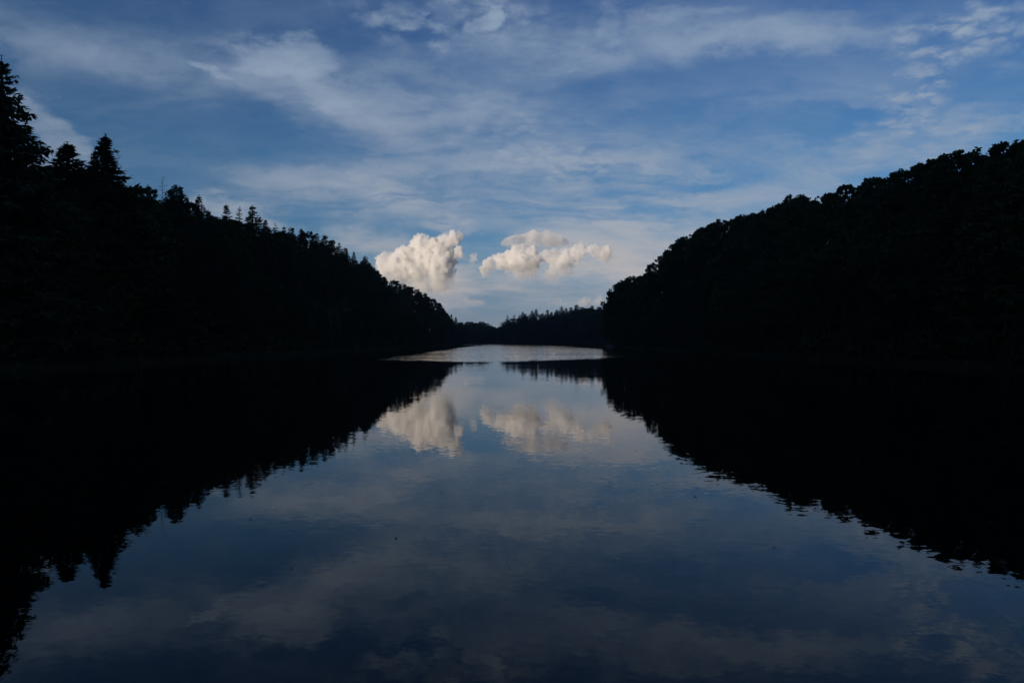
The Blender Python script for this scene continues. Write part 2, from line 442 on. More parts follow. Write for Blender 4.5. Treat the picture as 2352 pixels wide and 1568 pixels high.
def make_broadleaf(seed, H=18.0, Rc=5.2, leaves=7000, low=0.12, ragged=0.5, size=0.26, clumps=70, cs=1.0):
    rs = np.random.RandomState(seed)
    paths = []
    z = np.linspace(0, H * 0.72, 8)
    lean = rs.normal(size=2) * 0.25
    trunk = np.stack([lean[0] * (z / H) ** 2 * 3 + 0.15 * np.sin(z * 0.5 + seed), lean[1] * (z / H) ** 2 * 3 + 0.15 * np.cos(z * 0.43 + seed), z], -1)
    paths.append((trunk, np.linspace(0.30, 0.07, 8)))
    # clump centres: lobed crown with uneven outline
    cc, cr = [], []
    nl = rs.randint(5, 8)
    lobes = [(rs.uniform(0, 2 * math.pi), rs.uniform(0.45, 0.98), rs.uniform(0.8, 1.15)) for _ in range(nl)]
    for i in range(clumps):
        f = i / clumps
        if rs.rand() < 0.72:
            a0, h0, k0 = lobes[rs.randint(nl)]
            a = a0 + rs.normal() * 0.45; h = np.clip(h0 + rs.normal() * 0.13, low, 0.97)
        else:
            a = rs.uniform(0, 2 * math.pi); h = rs.uniform(low, 0.97); k0 = 0.9
        prof = math.sqrt(max(0.02, 1 - ((h - 0.52) / 0.50) ** 2))
        r = Rc * prof * k0 * rs.uniform(0.35, 1.0) ** 0.5
        cc.append((math.cos(a) * r, math.sin(a) * r, H * h)); cr.append(cs * rs.uniform(0.55, 1.25) * (1.0 if h < 0.85 else 0.8))
    for i in range(int(8 * ragged)):     # stray tufts at the top
        a = rs.uniform(0, 6.28); r = Rc * rs.uniform(0, 0.45)
        cc.append((math.cos(a) * r, math.sin(a) * r, H * rs.uniform(0.93, 1.0))); cr.append(rs.uniform(0.3, 0.5))
    cc = np.array(cc); cr = np.array(cr)
    for i in range(0, len(cc), 3):       # limbs reach out to clumps
        c = cc[i]; z0 = min(H * 0.68, max(H * 0.15, c[2] - np.hypot(c[0], c[1]) * 0.9))
        k = np.interp(z0, z, np.arange(8)); p0 = np.array([np.interp(z0, z, trunk[:, j]) for j in range(3)])
        mid = (p0 + c) / 2 + np.array([0, 0, -0.3]) + rs.normal(size=3) * 0.15
        paths.append(([p0, mid, c], [0.10 * (1 - z0 / H) + 0.035, 0.05, 0.018]))
    tv, tq = tubes(paths, 5)
    wgt = cr ** 2; wgt /= wgt.sum()
    k = rs.choice(len(cc), leaves, p=wgt)
    u = rnd_unit(rs, leaves); rad = cr[k] * rs.uniform(0.25, 1.0, leaves) ** 0.4 * (1 + 0.25 * rs.normal(size=leaves) * 0.6)
    p = cc[k] + u * rad[:, None] * np.array([1, 1, 0.75])
    d = rnd_unit(rs, leaves); e = np.cross(d, rnd_unit(rs, leaves)); e /= np.linalg.norm(e, axis=1, keepdims=True) + 1e-9
    s = size * rs.uniform(0.6, 1.35, (leaves, 1))
    lv, lq = leaf_quads(p, d * s, e * s * 0.62)
    top = lv[:, 2].max()
    return (tv, tq), (lv, lq), top

def make_conifer(seed, H=26.0, Rb=4.0, droop=0.35, up=0.1, spacing=0.5, per=6, tw=0.24, fill=3, low=0.06, power=0.85, gap=0.0, tuft=0.42, hang=0.5, lopsided=0.2):
    """Spruce-like tree: trunk, whorls of drooping boughs, twigs that hang from them."""
    rs = np.random.RandomState(seed)
    z = np.linspace(0, H, 14)
    bend = rs.normal(size=2) * 0.12
    tr = np.stack([bend[0] * np.sin(z / H * 3), bend[1] * np.sin(z / H * 2.4), z], -1)
    paths = [(tr, np.linspace(0.016 * H, 0.012, 14))]
    C, D, W = [], [], []
    zz = H * low
    ph = rs.uniform(0, 6.28)
    while zz < H * 0.975:
        tfrac = zz / H
        rr = Rb * (1 - tfrac) ** power * (0.42 + 0.58 * min(1.0, (1 - tfrac) / 0.22)) + 0.08
        n = per if tfrac < 0.85 else max(3, per - 2)
        skip = rs.rand() < gap
        for j in range(n):
            if skip and rs.rand() < 0.7: continue
            a = rs.uniform(0, 6.28)
            L = rr * rs.uniform(0.55, 1.12) * (1 + lopsided * math.sin(a + ph))
            if rs.rand() < 0.06: L *= 1.35
            ca, sa = math.cos(a), math.sin(a)
            m = max(4, int(L / tw))
            q = np.linspace(0, 1, m)
            dz = up * L * q * (0.5 + tfrac) - droop * (1 - 0.75 * tfrac) * L * q ** 1.5 + 0.30 * droop * L * q ** 4
            dz = dz + (0.45 * L * q if tfrac > 0.9 else 0)
            side = rs.normal() * 0.12 * L * q ** 2
            bx = np.interp(zz, z, tr[:, 0]); by = np.interp(zz, z, tr[:, 1])
            pts = np.stack([bx + ca * L * q - sa * side, by + sa * L * q + ca * side, zz + dz], -1)
            if L > 1.2:
                kk = [0, m // 3, 2 * m // 3, m - 1]
                paths.append((pts[kk], [0.02 + 0.012 * L, 0.02 + 0.006 * L, 0.018, 0.006]))
            rad = np.array([ca, sa, 0.0]); tan = np.array([-sa, ca, 0.0])
            for s_ in range(fill):
                sd = (-1) ** s_ if s_ < 2 else 0
                jl = tuft * rs.uniform(0.45, 1.15, (m, 1)) * (0.35 + 0.9 * np.sin(np.clip(q, 0.02, 1) * 2.4))[:, None] * (0.25 + 0.75 * min(1, L / 2.0))
                if sd:
                    dirn = tan[None] * sd * 0.85 + rad[None] * 0.75 + rs.normal(size=(m, 3)) * 0.25 + np.array([[0, 0, -0.25 * hang]])
                else:
                    dirn = rad[None] * 0.3 + rs.normal(size=(m, 3)) * 0.35 + np.array([[0, 0, -1.3 * hang + 0.2]])
                dirn /= np.linalg.norm(dirn, axis=1, keepdims=True)
                wd = np.cross(dirn, rnd_unit(rs, m)); wd /= np.linalg.norm(wd, axis=1, keepdims=True) + 1e-9
                C.append(pts + dirn * jl * 0.9 + rs.normal(size=(m, 3)) * 0.03); D.append(dirn * jl); W.append(wd * (0.06 + 0.14 * jl))
            # tip tuft
            dirn = rad[None] + np.array([[0, 0, 0.35]]) + rs.normal(size=(3, 3)) * 0.35
            dirn /= np.linalg.norm(dirn, axis=1, keepdims=True)
            wd = np.cross(dirn, rnd_unit(rs, 3)); wd /= np.linalg.norm(wd, axis=1, keepdims=True) + 1e-9
            C.append(pts[-1][None] + dirn * 0.14); D.append(dirn * 0.2); W.append(wd * 0.05)
        zz += spacing * rs.uniform(0.6, 1.3) * (0.55 + 0.6 * (1 - tfrac))
    # leader
    n = 14
    zt = H - np.linspace(0, 1.2, n); dirn = rs.normal(size=(n, 3)) * 0.6 + np.array([[0, 0, 0.8]]); dirn /= np.linalg.norm(dirn, axis=1, keepdims=True)
    wd = np.cross(dirn, rnd_unit(rs, n)); wd /= np.linalg.norm(wd, axis=1, keepdims=True)
    C.append(np.stack([np.full(n, tr[-1, 0]), np.full(n, tr[-1, 1]), zt], -1)); D.append(dirn * 0.2); W.append(wd * 0.05)
    tv, tq = tubes(paths, 5)
    lv, lq = leaf_quads(np.concatenate(C), np.concatenate(D), np.concatenate(W))
    return (tv, tq), (lv, lq), H + 0.1

def make_dead(seed, H=24.0, Rb=2.2, n=34, start=0.3, twigs=5, upsweep=0.35):
    rs = np.random.RandomState(seed)
    z = np.linspace(0, H, 12)
    tr = np.stack([0.2 * np.sin(z * 0.2 + seed), 0.2 * np.sin(z * 0.17), z], -1)
    paths = [(tr, np.linspace(0.22, 0.02, 12))]
    for i in range(n):
        f = start + (1 - start) * (i + rs.rand()) / n
        L = Rb * (1.08 - f) ** 0.6 * rs.uniform(0.6, 1.25) + 0.2; a = rs.uniform(0, 6.28)
        p0 = np.array([np.interp(f * H, z, tr[:, 0]), np.interp(f * H, z, tr[:, 1]), f * H])
        dv = np.array([math.cos(a), math.sin(a), 0.0])
        p1 = p0 + dv * L * 0.5 + np.array([0, 0, upsweep * L * 0.35]); p2 = p0 + dv * L + np.array([0, 0, upsweep * L])
        paths.append(([p0, p1, p2], [0.055, 0.035, 0.012]))
        for k in range(twigs):
            q = rs.uniform(0.3, 0.95); s0 = p0 + (p2 - p0) * q
            paths.append(([s0, s0 + rnd_unit(rs, 1)[0] * 0.5 * L * 0.4 + dv * 0.25], [0.018, 0.008]))
    tv, tq = tubes(paths, 4)
    return (tv, tq), None, H

PROTO = {}
def proto(kind, key, build, leaf_mat, bark=None):
    (tv, tq), leaves, top = build
    tm = mesh_np(kind + '_trunk', tv, tq, bark or M_bark, True)
    lm = mesh_np(kind + '_crown', leaves[0], leaves[1], leaf_mat) if leaves else None
    r = 1.0
    if leaves:
        q = np.hypot(leaves[0][:, 0], leaves[0][:, 1]); r = float(np.percentile(q, 97))
    PROTO.setdefault(key, []).append((kind, tm, lm, float(top), r))

for i, (H, Rc) in enumerate([(18, 5.2), (17, 4.6), (19, 5.8), (16, 5.0), (20, 5.0), (15, 5.4), (17, 6.0)]):
    proto('broadleaf_tree', 'leafy', make_broadleaf(11 + i, H, Rc, 14000, clumps=190 + 8 * i, size=0.20, cs=0.68), M_leaf)
for i, (H, Rc) in enumerate([(15, 4.2), (13, 3.8)]):
    proto('broadleaf_tree', 'airy', make_broadleaf(41 + i, H, Rc, 8500, low=0.2, ragged=1.5, size=0.19, clumps=130, cs=0.62), M_leaf)
proto('spruce_tree', 'spruce_big', make_conifer(3, 31, 5.8, 0.42, 0.05, 0.46, 8, 0.20, 4, 0.06, 0.85, 0.04, 0.44, 0.85), M_needle)
proto('spruce_tree', 'spruce_big', make_conifer(5, 27, 5.8, 0.30, 0.2, 0.40, 8, 0.22, 4, 0.06, 0.92, 0.0, 0.48, 0.4, 0.25), M_needle)
proto('spruce_tree', 'spruce_big', make_conifer(8, 29, 6.6, 0.32, 0.2, 0.40, 8, 0.22, 4, 0.06, 1.15, 0.0, 0.48, 0.4, 0.3), M_needle)
for i in range(4):
    proto('spruce_tree', 'spruce', make_conifer(20 + i, 24 + i, 3.8 + 0.35 * i, 0.28, 0.16, 0.46, 7, 0.26, 3, 0.08, 1.0, 0.05, 0.42, 0.45, 0.25), M_needle)
proto('spruce_tree', 'spruce_thin', make_conifer(31, 24, 2.3, 0.3, 0.12, 0.62, 6, 0.26, 3, 0.12, 0.8, 0.18, 0.36, 0.5, 0.3), M_needle)
proto('spruce_tree', 'spruce_thin', make_conifer(33, 25, 2.6, 0.25, 0.15, 0.65, 6, 0.26, 3, 0.12, 0.75, 0.18, 0.38, 0.5, 0.3), M_needle)
for i in range(3):
    proto('pine_tree', 'pine', make_conifer(50 + i, 20 + i, 4.0 + 0.4 * i, -0.05, 0.32, 0.6, 7, 0.28, 4, 0.15, 0.5, 0.12, 0.5, -0.1, 0.4), M_needle)
proto('dead_tree', 'dead', make_dead(4, 26, 2.0, 44, 0.45, 5, 0.35), None, M_dead)
proto('dead_tree', 'dead_branchy', make_dead(9, 26, 4.6, 30, 0.4, 3, 0.55), None, M_dead)
proto('dead_tree', 'dead_fan', make_dead(14, 22, 3.2, 60, 0.35, 6, 1.3), None, M_dead)

GNEXT = {}
TREES = []
rt = random.Random(7)
def plant(key, x, y, top, label, group, cat='tree', i=None, wide=1.0, rot=None, hmax=None):
    """A tree of its own whose tip stands at height `top` above the lake."""
    g = float(ground_h(x, y))
    h = top - g
    if hmax: h = min(h, hmax)
    vs = PROTO[key]; kind, tm, lm, ph, pr = vs[(rt.randrange(len(vs)) if i is None else i) % len(vs)]
    s = h / ph
    e = link(kind, None, None, (x, y, g - 0.15))
    e.empty_display_size = 0.5
    sw = wide * s
    e.scale = (sw, sw, s); e.rotation_euler = (0, 0, rt.uniform(0, 6.28) if rot is None else rot)
    link('trunk', tm, e)
    if lm: link('crown', lm, e)
    tag(e, label, cat, group)
    TREES.append((kind, x, y, h, e))
    return e

def slope_label(key, x, y, side):
    kindword = {'leafy': 'leafy tree', 'airy': 'loose-crowned tree', 'spruce': 'spruce', 'pine': 'pine'}[key]
    s = float(shore_dist(x, y))
    up_ = 'at the foot of' if s < 9 else 'halfway up' if s < 22 else 'high up on'
    along = ('nearest part', 'middle part', 'farthest part')[0 if y < (120 if side == 'right' else 150) else 1 if y < (210 if side == 'right' else 320) else 2]
    return 'dark %s %s the shadowed %s hill, %s' % (kindword, up_, side, along)

def at(px, D, py):
    return (px - CX) / F * D, D, EYE + (CY - py) / F * D

LS, RS_, FS = 'trees on the wooded left hillside', 'trees on the wooded right hillside', 'trees along the far shore'
def sky_tree(key, px, py, side, label, wide=1.0, dD=0.0, i=None, rot=None, cat='tree'):
    D = {'L': DL, 'R': DR, 'F': DF}[side](px) + dD
    x, y, z = at(px, D, py)
    return plant(key, x, y, z, label, {'L': LS, 'R': RS_, 'F': FS}[side], cat, i, wide, rot)

# --- the trees that stand out against the sky, left hill from the frame edge inwards
sky_tree('spruce_big', 2, 122, 'L', 'tallest dark spruce with drooping boughs at the left edge of the photo', 1.45, 0, 0, 0.4, 'spruce')
sky_tree('spruce_big', 153, 322, 'L', 'broad dark spruce just right of the tallest one, with a blunt bushy tip', 2.4, 0, 1, 1.2, 'spruce')
sky_tree('spruce_big', 246, 303, 'L', 'dark spruce with a long pointed spire, third from the left edge', 2.1, 0, 2, 2.2, 'spruce')
sky_tree('spruce', 219, 336, 'L', 'slimmer spruce tip touching the left side of the long pointed spire', 1.3, -3, 0, None, 'spruce')
sky_tree('spruce', 186, 372, 'L', 'low spruce crown in the notch between the two broad left spruces', 1.8, 2, 1, None, 'spruce')
sky_tree('spruce', 95, 392, 'L', 'low spruce crown in the gap beside the tallest left-edge spruce', 1.3, 4, 2, None, 'spruce')
sky_tree('dead_branchy', 269, 350, 'L', 'dead bare tree with long slanting branches on the right flank of the pointed spruce', 0.8, -1, 0, 0.3, 'dead tree')
sky_tree('airy', 322, 424, 'L', 'small loose-crowned tree just right of the bare slanting branches', 0.8, 0, 0)
sky_tree('pine', 355, 430, 'L', 'narrow feathery pine immediately left of the bare dead spire', 1.0, 0, 0, None, 'pine')
sky_tree('dead', 372, 404, 'L', 'bare dead conifer spire poking above the left tree line', 0.9, -2, 0, None, 'dead tree')
sky_tree('pine', 394, 430, 'L', 'left one of two feathery pines right of the dead spire', 1.0, 0, 1, None, 'pine')
sky_tree('pine', 411, 424, 'L', 'right one of two feathery pines right of the dead spire', 1.1, 3, 2, None, 'pine')
sky_tree('leafy', 437, 462, 'L', 'rounded leafy crown between the feathery pines and a small spruce', 0.6, 0, 1)
sky_tree('spruce', 457, 446, 'L', 'small spruce standing alone midway down the left tree line', 2.1, 0, 3, None, 'spruce')
sky_tree('spruce', 340, 421, 'L', 'small spruce tip just left of the feathery pines beside the dead spire', 1.5)
sky_tree('spruce', 430, 449, 'L', 'small spruce tip left of the lone spruce midway down the tree line', 1.5)
sky_tree('spruce', 478, 479, 'L', 'low spruce tip right of the lone spruce midway down the tree line', 1.8)
sky_tree('airy', 495, 494, 'L', 'low leafy crown in front of the slender spruce trio', 0.9, 0, 1)
sky_tree('spruce', 520, 466, 'L', 'leftmost of the three slender spruces midway down the left hill', 1.9, 0, 0, None, 'spruce')
sky_tree('spruce_thin', 551, 473, 'L', 'thinnest, middle one of the three spruces midway down the left hill', 1.7, 0, 0, None, 'spruce')
sky_tree('spruce', 580, 469, 'L', 'widest, right one of the three spruces midway down the left hill', 2.6, 0, 1, None, 'spruce')
sky_tree('spruce', 610, 502, 'L', 'short spruce right below the widest of the three', 2.0, 0, 2, None, 'spruce')
sky_tree('spruce_thin', 630, 510, 'L', 'tiny pointed spruce tip following the short spruce down the left hill', 2.0, 0, 1, None, 'spruce')
WORDS = 'first second third fourth fifth sixth seventh eighth ninth tenth eleventh twelfth thirteenth'.split()
for n_, (px, py, k, wd) in enumerate([(652, 517, 'spruce', 1.8), (672, 521, 'pine', 1.0), (692, 522, 'spruce', 2.0), (706, 528, 'leafy', .6), (728, 532, 'spruce', 1.9), (745, 539, 'pine', 1.0),
                  (762, 550, 'leafy', .6), (779, 555, 'spruce', 1.9), (795, 568, 'pine', 1.0), (812, 576, 'spruce', 1.8)]):
    sky_tree(k, px, py, 'L', WORDS[n_] + ' crown down the ragged left skyline after the short and tiny spruces', wd)
sky_tree('pine', 838, 588, 'L', 'pine with upswept boughs jutting out where the left skyline steepens', 1.0, 0, 1, None, 'pine')
sky_tree('pine', 850, 602, 'L', 'smaller bough-tipped pine just right of the jutting one', 0.6, 0, 2, None, 'pine')
for n_, (px, py) in enumerate([(866, 620), (876, 634), (889, 645), (905, 642), (921, 649), (938, 657), (952, 662), (966, 670), (979, 679), (990, 684), (1000, 694), (1010, 706), (1018, 716)]):
    sky_tree('leafy', px, py, 'L', WORDS[n_] + ' rounded leafy crown below the jutting pine on the falling left skyline', 0.75 + rt.random() * 0.25)
sky_tree('spruce', 1037, 720, 'L', 'left of two little spruces at the foot of the left hill', 2.0, 0, 0, None, 'spruce')
sky_tree('spruce', 1046, 726, 'L', 'right of two little spruces at the foot of the left hill', 2.0, 0, 2, None, 'spruce')
sky_tree('leafy', 1028, 730, 'L', 'leafy crown tucked against the two little spruces at the hill foot', 0.9)
sky_tree('leafy', 996, 722, 'L', 'low leafy crown inside the dark slope left of the two little spruces', 1.2, 30)
sky_tree('leafy', 1010, 726, 'L', 'second low leafy crown inside the dark slope beside the two little spruces', 1.2, 25)
sky_tree('leafy', 1056, 739, 'L', 'last low leafy crown where the left hill meets the far shore', 0.9)

# close-grown trees that fill the left tree line up between its spires
BX = [60, 100, 190, 300, 345, 430, 480, 540, 600, 650, 700, 760, 800, 840, 872]
BY = [440, 425, 425, 436, 456, 474, 497, 499, 514, 526, 538, 563, 583, 606, 634]
px = 62.0
while px < 872:
    D = DL(px) + rt.uniform(-4, 5)
    x, y, z = at(px, D, float(np.interp(px, BX, BY)) + rt.uniform(2, 13))
    key_ = rt.choice(['pine', 'leafy', 'spruce', 'spruce', 'leafy'])
    plant(key_, x, y, z, slope_label(key_, x, y, 'left').replace('dark ', 'dark crest-filling '), LS, 'tree', None, rt.uniform(0.95, 1.3))
    px += rt.uniform(10, 17)

# --- right hill
WORDS = 'first second third fourth fifth sixth seventh eighth ninth tenth eleventh twelfth thirteenth fourteenth fifteenth sixteenth seventeenth eighteenth nineteenth twentieth'.split()
def ordinal(k): return WORDS[k] if k < 20 else 'twenty-' + WORDS[k - 20] if k < 29 else 'thirtieth'
named_r = {1455: ('airy', 632, 'open leafy tree leaning out over the lake at the tip of the right hill', 1.15),
           1821: ('airy', 447, 'domed leafy crown rising above the middle of the right skyline', 1.3),
           1943: ('leafy', 420, 'small square-topped crown right of the domed one on the right skyline', .6),
           2004: ('airy', 402, 'little tufted crown with a stray sprig on the right skyline', .7),
           2212: ('airy', 342, 'loose twin-topped crown with sky showing through on the upper right', 1.3),
           2322: ('leafy', 323, 'highest leafy crown of the right hill beside the right edge of the photo', 1.0)}
for px, (k, py, lab, wd) in named_r.items():
    sky_tree(k, px, py, 'R', lab, wd)
px = 1414.0
crest = {None: 0}
LM = [(1455, 'open leaning tree'), (1821, 'domed crown'), (1943, 'square-topped crown'), (2004, 'tufted crown'), (2212, 'twin-topped crown'), (2322, 'highest crown')]
def crest_label(px):
    prev = [q for q in LM if q[0] < px]
    key = prev[-1][1] if prev else None
    k = crest.get(key, 0); crest[key] = k + 1
    if key is None: return ordinal(k) + ' low crown at the foot of the right hill, left of the open leaning tree'
    return ordinal(k) + ' crown right of the ' + key + ' on the right hill crest'
while px < 2420:
    if min(abs(px - q) for q in named_r) > 9:
        sky_tree('leafy' if rt.random() < 0.75 else 'airy', px, float(sky_y(px)) + rt.uniform(-3, 4) - (rt.uniform(3, 7) if rt.random() < 0.15 else 0), 'R', crest_label(px), rt.uniform(0.7, 1.0), rt.uniform(-4, 8))
    px += 2.1 * F / DR(px) * rt.uniform(0.8, 1.3)

# --- far shore
sky_tree('dead_fan', 1148, 741, 'F', 'left of two tiny bare trees above the far shore', 0.7, 10, 0, None, 'dead tree')
sky_tree('dead_fan', 1157, 736, 'F', 'right, taller of two tiny bare trees above the far shore', 0.6, 10, 0, None, 'dead tree')
sky_tree('spruce_thin', 1165, 722, 'F', 'leftmost thin spruce of the far-shore row with sky between its boughs', 2.8, 0, 0, None, 'spruce')
sky_tree('spruce_thin', 1182, 721, 'F', 'second thin spruce from the left in the far-shore row', 2.8, 0, 1, None, 'spruce')
sky_tree('spruce_thin', 1175, 731, 'F', 'short thin spruce between the first two of the far-shore row', 1.2, 0, 1, None, 'spruce')
for n_, (px, py) in enumerate([(1193, 723), (1200, 715), (1208, 719), (1222, 712), (1233, 709), (1246, 718), (1257, 710), (1268, 715), (1279, 710), (1290, 702), (1300, 706)]):
    sky_tree('spruce', px, py, 'F', WORDS[n_] + ' pointed spruce right of the thin ones in the far-shore row', 3.0, 0, None, None, 'spruce')
for n_, (px, py) in enumerate([(1311, 705), (1323, 699), (1336, 704), (1349, 706), (1361, 701), (1375, 704), (1388, 702), (1398, 706), (1408, 704)]):
    sky_tree(rt.choice(['leafy', 'pine', 'spruce']), px, py, 'F', WORDS[n_] + ' bushy tree right of the pointed spruces on the far-shore skyline', 1.2)
for n_, (px, py) in enumerate([(1062, 742), (1070, 739), (1079, 738), (1088, 740), (1097, 741), (1106, 738), (1115, 742), (1124, 748), (1133, 750), (1142, 752), (1152, 750), (1160, 752)]):
    sky_tree('leafy', px, py, 'F', WORDS[n_] + ' low rounded tree from the left on the far-shore skyline', 1.6)

# --- trees on the slopes under the skyline
placed = [(x, y) for _, x, y, _, _ in TREES]
def fill(side, n, xs, ys, keys, label, group, hts, gap0):
    got = tries = 0
    while got < n and tries < n * 60:
        tries += 1
        u = rt.random()
        y = ys[0] + (ys[1] - ys[0]) * u ** 1.5
        x = rt.uniform(*xs)
        s = float(shore_dist(x, y))
        if s < 1.2 or s > 42 or y < 30: continue
        px = CX + F * x / y
        if px < -40 or px > 2392: continue
        gp = gap0 + 0.006 * y
        if any((x - a) ** 2 + (y - b_) ** 2 < gp * gp for a, b_ in placed): continue
        g = float(ground_h(x, y))
        h = rt.uniform(*hts) * (0.55 + 0.45 * min(1, s / 10))
        ok = True
        lim = min(EYE + (CY - float(sky_y(px + d)) - 4) * y / F for d in (-3.0 * F / y, 0, 3.0 * F / y))
        h = min(h, lim - g)
        if h < 4.5: continue
        key_ = rt.choice(keys)
        plant(key_, x, y, g + h, slope_label(key_, x, y, label), group, 'tree', None, rt.uniform(1.1, 1.5) * max(1.0, 9 / h))
        placed.append((x, y)); got += 1
    return got
nL = fill('L', 125, (-120, -45), (62, 640), ['leafy', 'spruce', 'spruce', 'pine', 'leafy', 'spruce'], 'left', LS, (11, 20), 3.4)
nR = fill('R', 105, (48, 120), (68, 372), ['leafy', 'leafy', 'leafy', 'airy'], 'right', RS_, (11, 19), 3.9)
# second row along the far shore, lower and nearer the water
nF = 0
for k in range(60):
    px = 1046 + k * 6.2 + rt.uniform(-2, 2)
    x0 = (px - CX) / F
    D = 560.0
    while float(shore_dist(x0 * D, D)) < 3 or D < 620: 
        D += 4
        if D > 1200: break
    D += rt.uniform(2, 14)
    x, y, z = at(px, D, float(sky_y(px)) + rt.uniform(3, 12))
    key_ = 'spruce' if 1190 < px < 1330 else rt.choice(['leafy', 'leafy', 'pine', 'spruce'])
    plant(key_, x, y, z, 'dark %s at the water line of the far shore, %s' % ({'leafy': 'leafy tree'}.get(key_, key_), 'left of the thin spruces' if px < 1160 else 'below the pointed spruces' if px < 1305 else 'towards the right headland'), FS, 'tree', None, 2.2); nF += 1
print('TREES', len(TREES), 'fill', nL, nR, nF)
for k in ('broadleaf_tree', 'spruce_tree', 'pine_tree', 'dead_tree'):
    hs = [q[3] for q in TREES if q[0] == k]
    print(k, len(hs), 'h %.1f-%.1f' % (min(hs), max(hs)))

# ------------------------------------------------------------------ undergrowth on the slopes and reeds at the water's edge
rs = np.random.RandomState(5)
def scatter(n, xr, yr, smin, smax, power=1.6):
    out = []
    while sum(len(o) for o in out) < n:
        x = rs.uniform(xr[0], xr[1], n); y = yr[0] + (yr[1] - yr[0]) * rs.rand(n) ** power
        s = shore_dist(x, y); k = (s > smin) & (s < smax)
        out.append(np.stack([x[k], y[k]], -1))
    return np.concatenate(out)[:n]
def bushes(name, n, xr, yr, smin, smax, label, mat, per=26, rad=1.3, up=0.7, ls=1.0, pw=1.6):
    p = scatter(n, xr, yr, smin, smax, pw)
    g = ground_h(p[:, 0], p[:, 1])
    c = np.repeat(np.column_stack([p, g + up * rs.uniform(0.3, 1.0, n)]), per, 0); m = len(c)
    r = np.repeat(rs.uniform(0.5, 1.2, n) * rad, per)[:, None]
    c = c + rnd_unit(rs, m) * r * rs.uniform(0.3, 1, (m, 1)) * np.array([1, 1, 0.85])
    d = rnd_unit(rs, m); e = np.cross(d, rnd_unit(rs, m)); s = rs.uniform(0.18, 0.4, (m, 1)) * ls
    v, q = leaf_quads(c, d * s, e * s * 0.7)
    tag(link(name, mesh_np(name, v, q, mat)), label, 'undergrowth', kind='stuff')
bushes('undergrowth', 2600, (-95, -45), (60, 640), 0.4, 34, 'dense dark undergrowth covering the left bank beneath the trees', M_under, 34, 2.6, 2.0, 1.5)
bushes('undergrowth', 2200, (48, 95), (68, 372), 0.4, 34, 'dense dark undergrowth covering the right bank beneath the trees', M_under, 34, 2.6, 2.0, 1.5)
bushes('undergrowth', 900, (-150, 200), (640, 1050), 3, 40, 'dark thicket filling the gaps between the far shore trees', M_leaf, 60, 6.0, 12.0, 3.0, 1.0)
def reeds(name, n, xr, yr, label, h, smax=1.6, wdt=0.05, power=1.3):
    p = scatter(n, xr, yr, -0.5, smax, power)
    g = np.maximum(ground_h(p[:, 0], p[:, 1]), -0.05)
    hh = rs.uniform(0.5, 1.0, n) * h
    a = rs.uniform(0, 6.28, n)
    base = np.column_stack([p, g]); wv_ = np.column_stack([np.cos(a), np.sin(a), np.zeros(n)]) * wdt
    tip = base + np.column_stack([rs.normal(size=n) * 0.2 * hh, rs.normal(size=n) * 0.2 * hh, hh])
    v = np.stack([base - wv_, base + wv_, tip], 1).reshape(-1, 3)
    tag(link(name, mesh_np(name, v, np.arange(3 * n).reshape(n, 3), M_grass)), label, 'reeds', kind='stuff')
reeds('reeds', 26000, (48, 60), (70, 365), 'low dark reeds fringing the right bank at the water line', 0.7)
reeds('reeds', 22000, (-58, -44), (64, 600), 'low dark reeds fringing the left bank at the water line', 0.7)
reeds('reeds', 9000, (-130, 190), (660, 960), 'pale strip of reeds along the far shore', 1.6, 3.0, 0.25, 1.0)

# ------------------------------------------------------------------ fallen wood and stones at the water's edge
def limb_obj(name, paths, mat, label, cat, group=None, sides=8, parts=None):
    """Trunk mesh that carries its bare branches as child meshes."""
    v, q = tubes(paths[:1], sides)
    o = link(name, mesh_np(name, v, q, mat, True)); tag(o, label, cat, group)
    for p in paths[1:]:
        v, q = tubes([p], 5)
        link('branch', mesh_np('branch', v, q, mat, True), o)
    return o
def wp(px, D, z=0.0): return np.array([(px - CX) / F * D, D, z])
a_, b_ = wp(2040, 123, 0.15), wp(2092, 119, 0.95)
limb_obj('fallen_log', [(np.linspace(a_, b_, 7) + np.array([[0, 0, 0.06 * math.sin(i * 1.3)] for i in range(7)]), np.linspace(0.07, 0.20, 7)),
    ([a_ + (b_ - a_) * .35, a_ + (b_ - a_) * .35 + np.array([-0.6, -.2, .7])], [.05, .02]),
    ([a_ + (b_ - a_) * .6, a_ + (b_ - a_) * .6 + np.array([-0.5, .2, .8])], [.05, .02])],
    M_birch, 'pale fallen log slanting from the dark right bank into the lake', 'log')
rl = random.Random(3)
tipx, tipy = wp(1392, 352)[0], 352.0
for k, lab in enumerate(['broken tree top with bare branches reaching over the water off the right headland', 'half-sunk branch lying flat on the water below the right headland']):
    base = np.array([tipx + 7.0 - 2 * k, tipy - 4 - 14 * k, 1.3 - 1.15 * k]); tip = base + np.array([-11.5 + 2.0 * k, -1.0, 0.45 - 0.42 * k])
    pth = [(np.linspace(base, tip, 7) + np.array([[0, 0, 0.10 * math.sin(i * 1.1)] for i in range(7)]), np.linspace(0.22, 0.04, 7))]
    for j in range(16):
        f = rl.uniform(0.25, 1); s0 = base + (tip - base) * f
        up_ = rl.uniform(-1.2, 0.9) if k == 0 else rl.uniform(0.0, 0.45)
        pth.append(([s0, s0 + np.array([rl.uniform(-.7, .5), rl.uniform(-.6, .6), up_])], [0.06, 0.03]))
    limb_obj('fallen_branch', pth, M_bark, lab, 'branch')
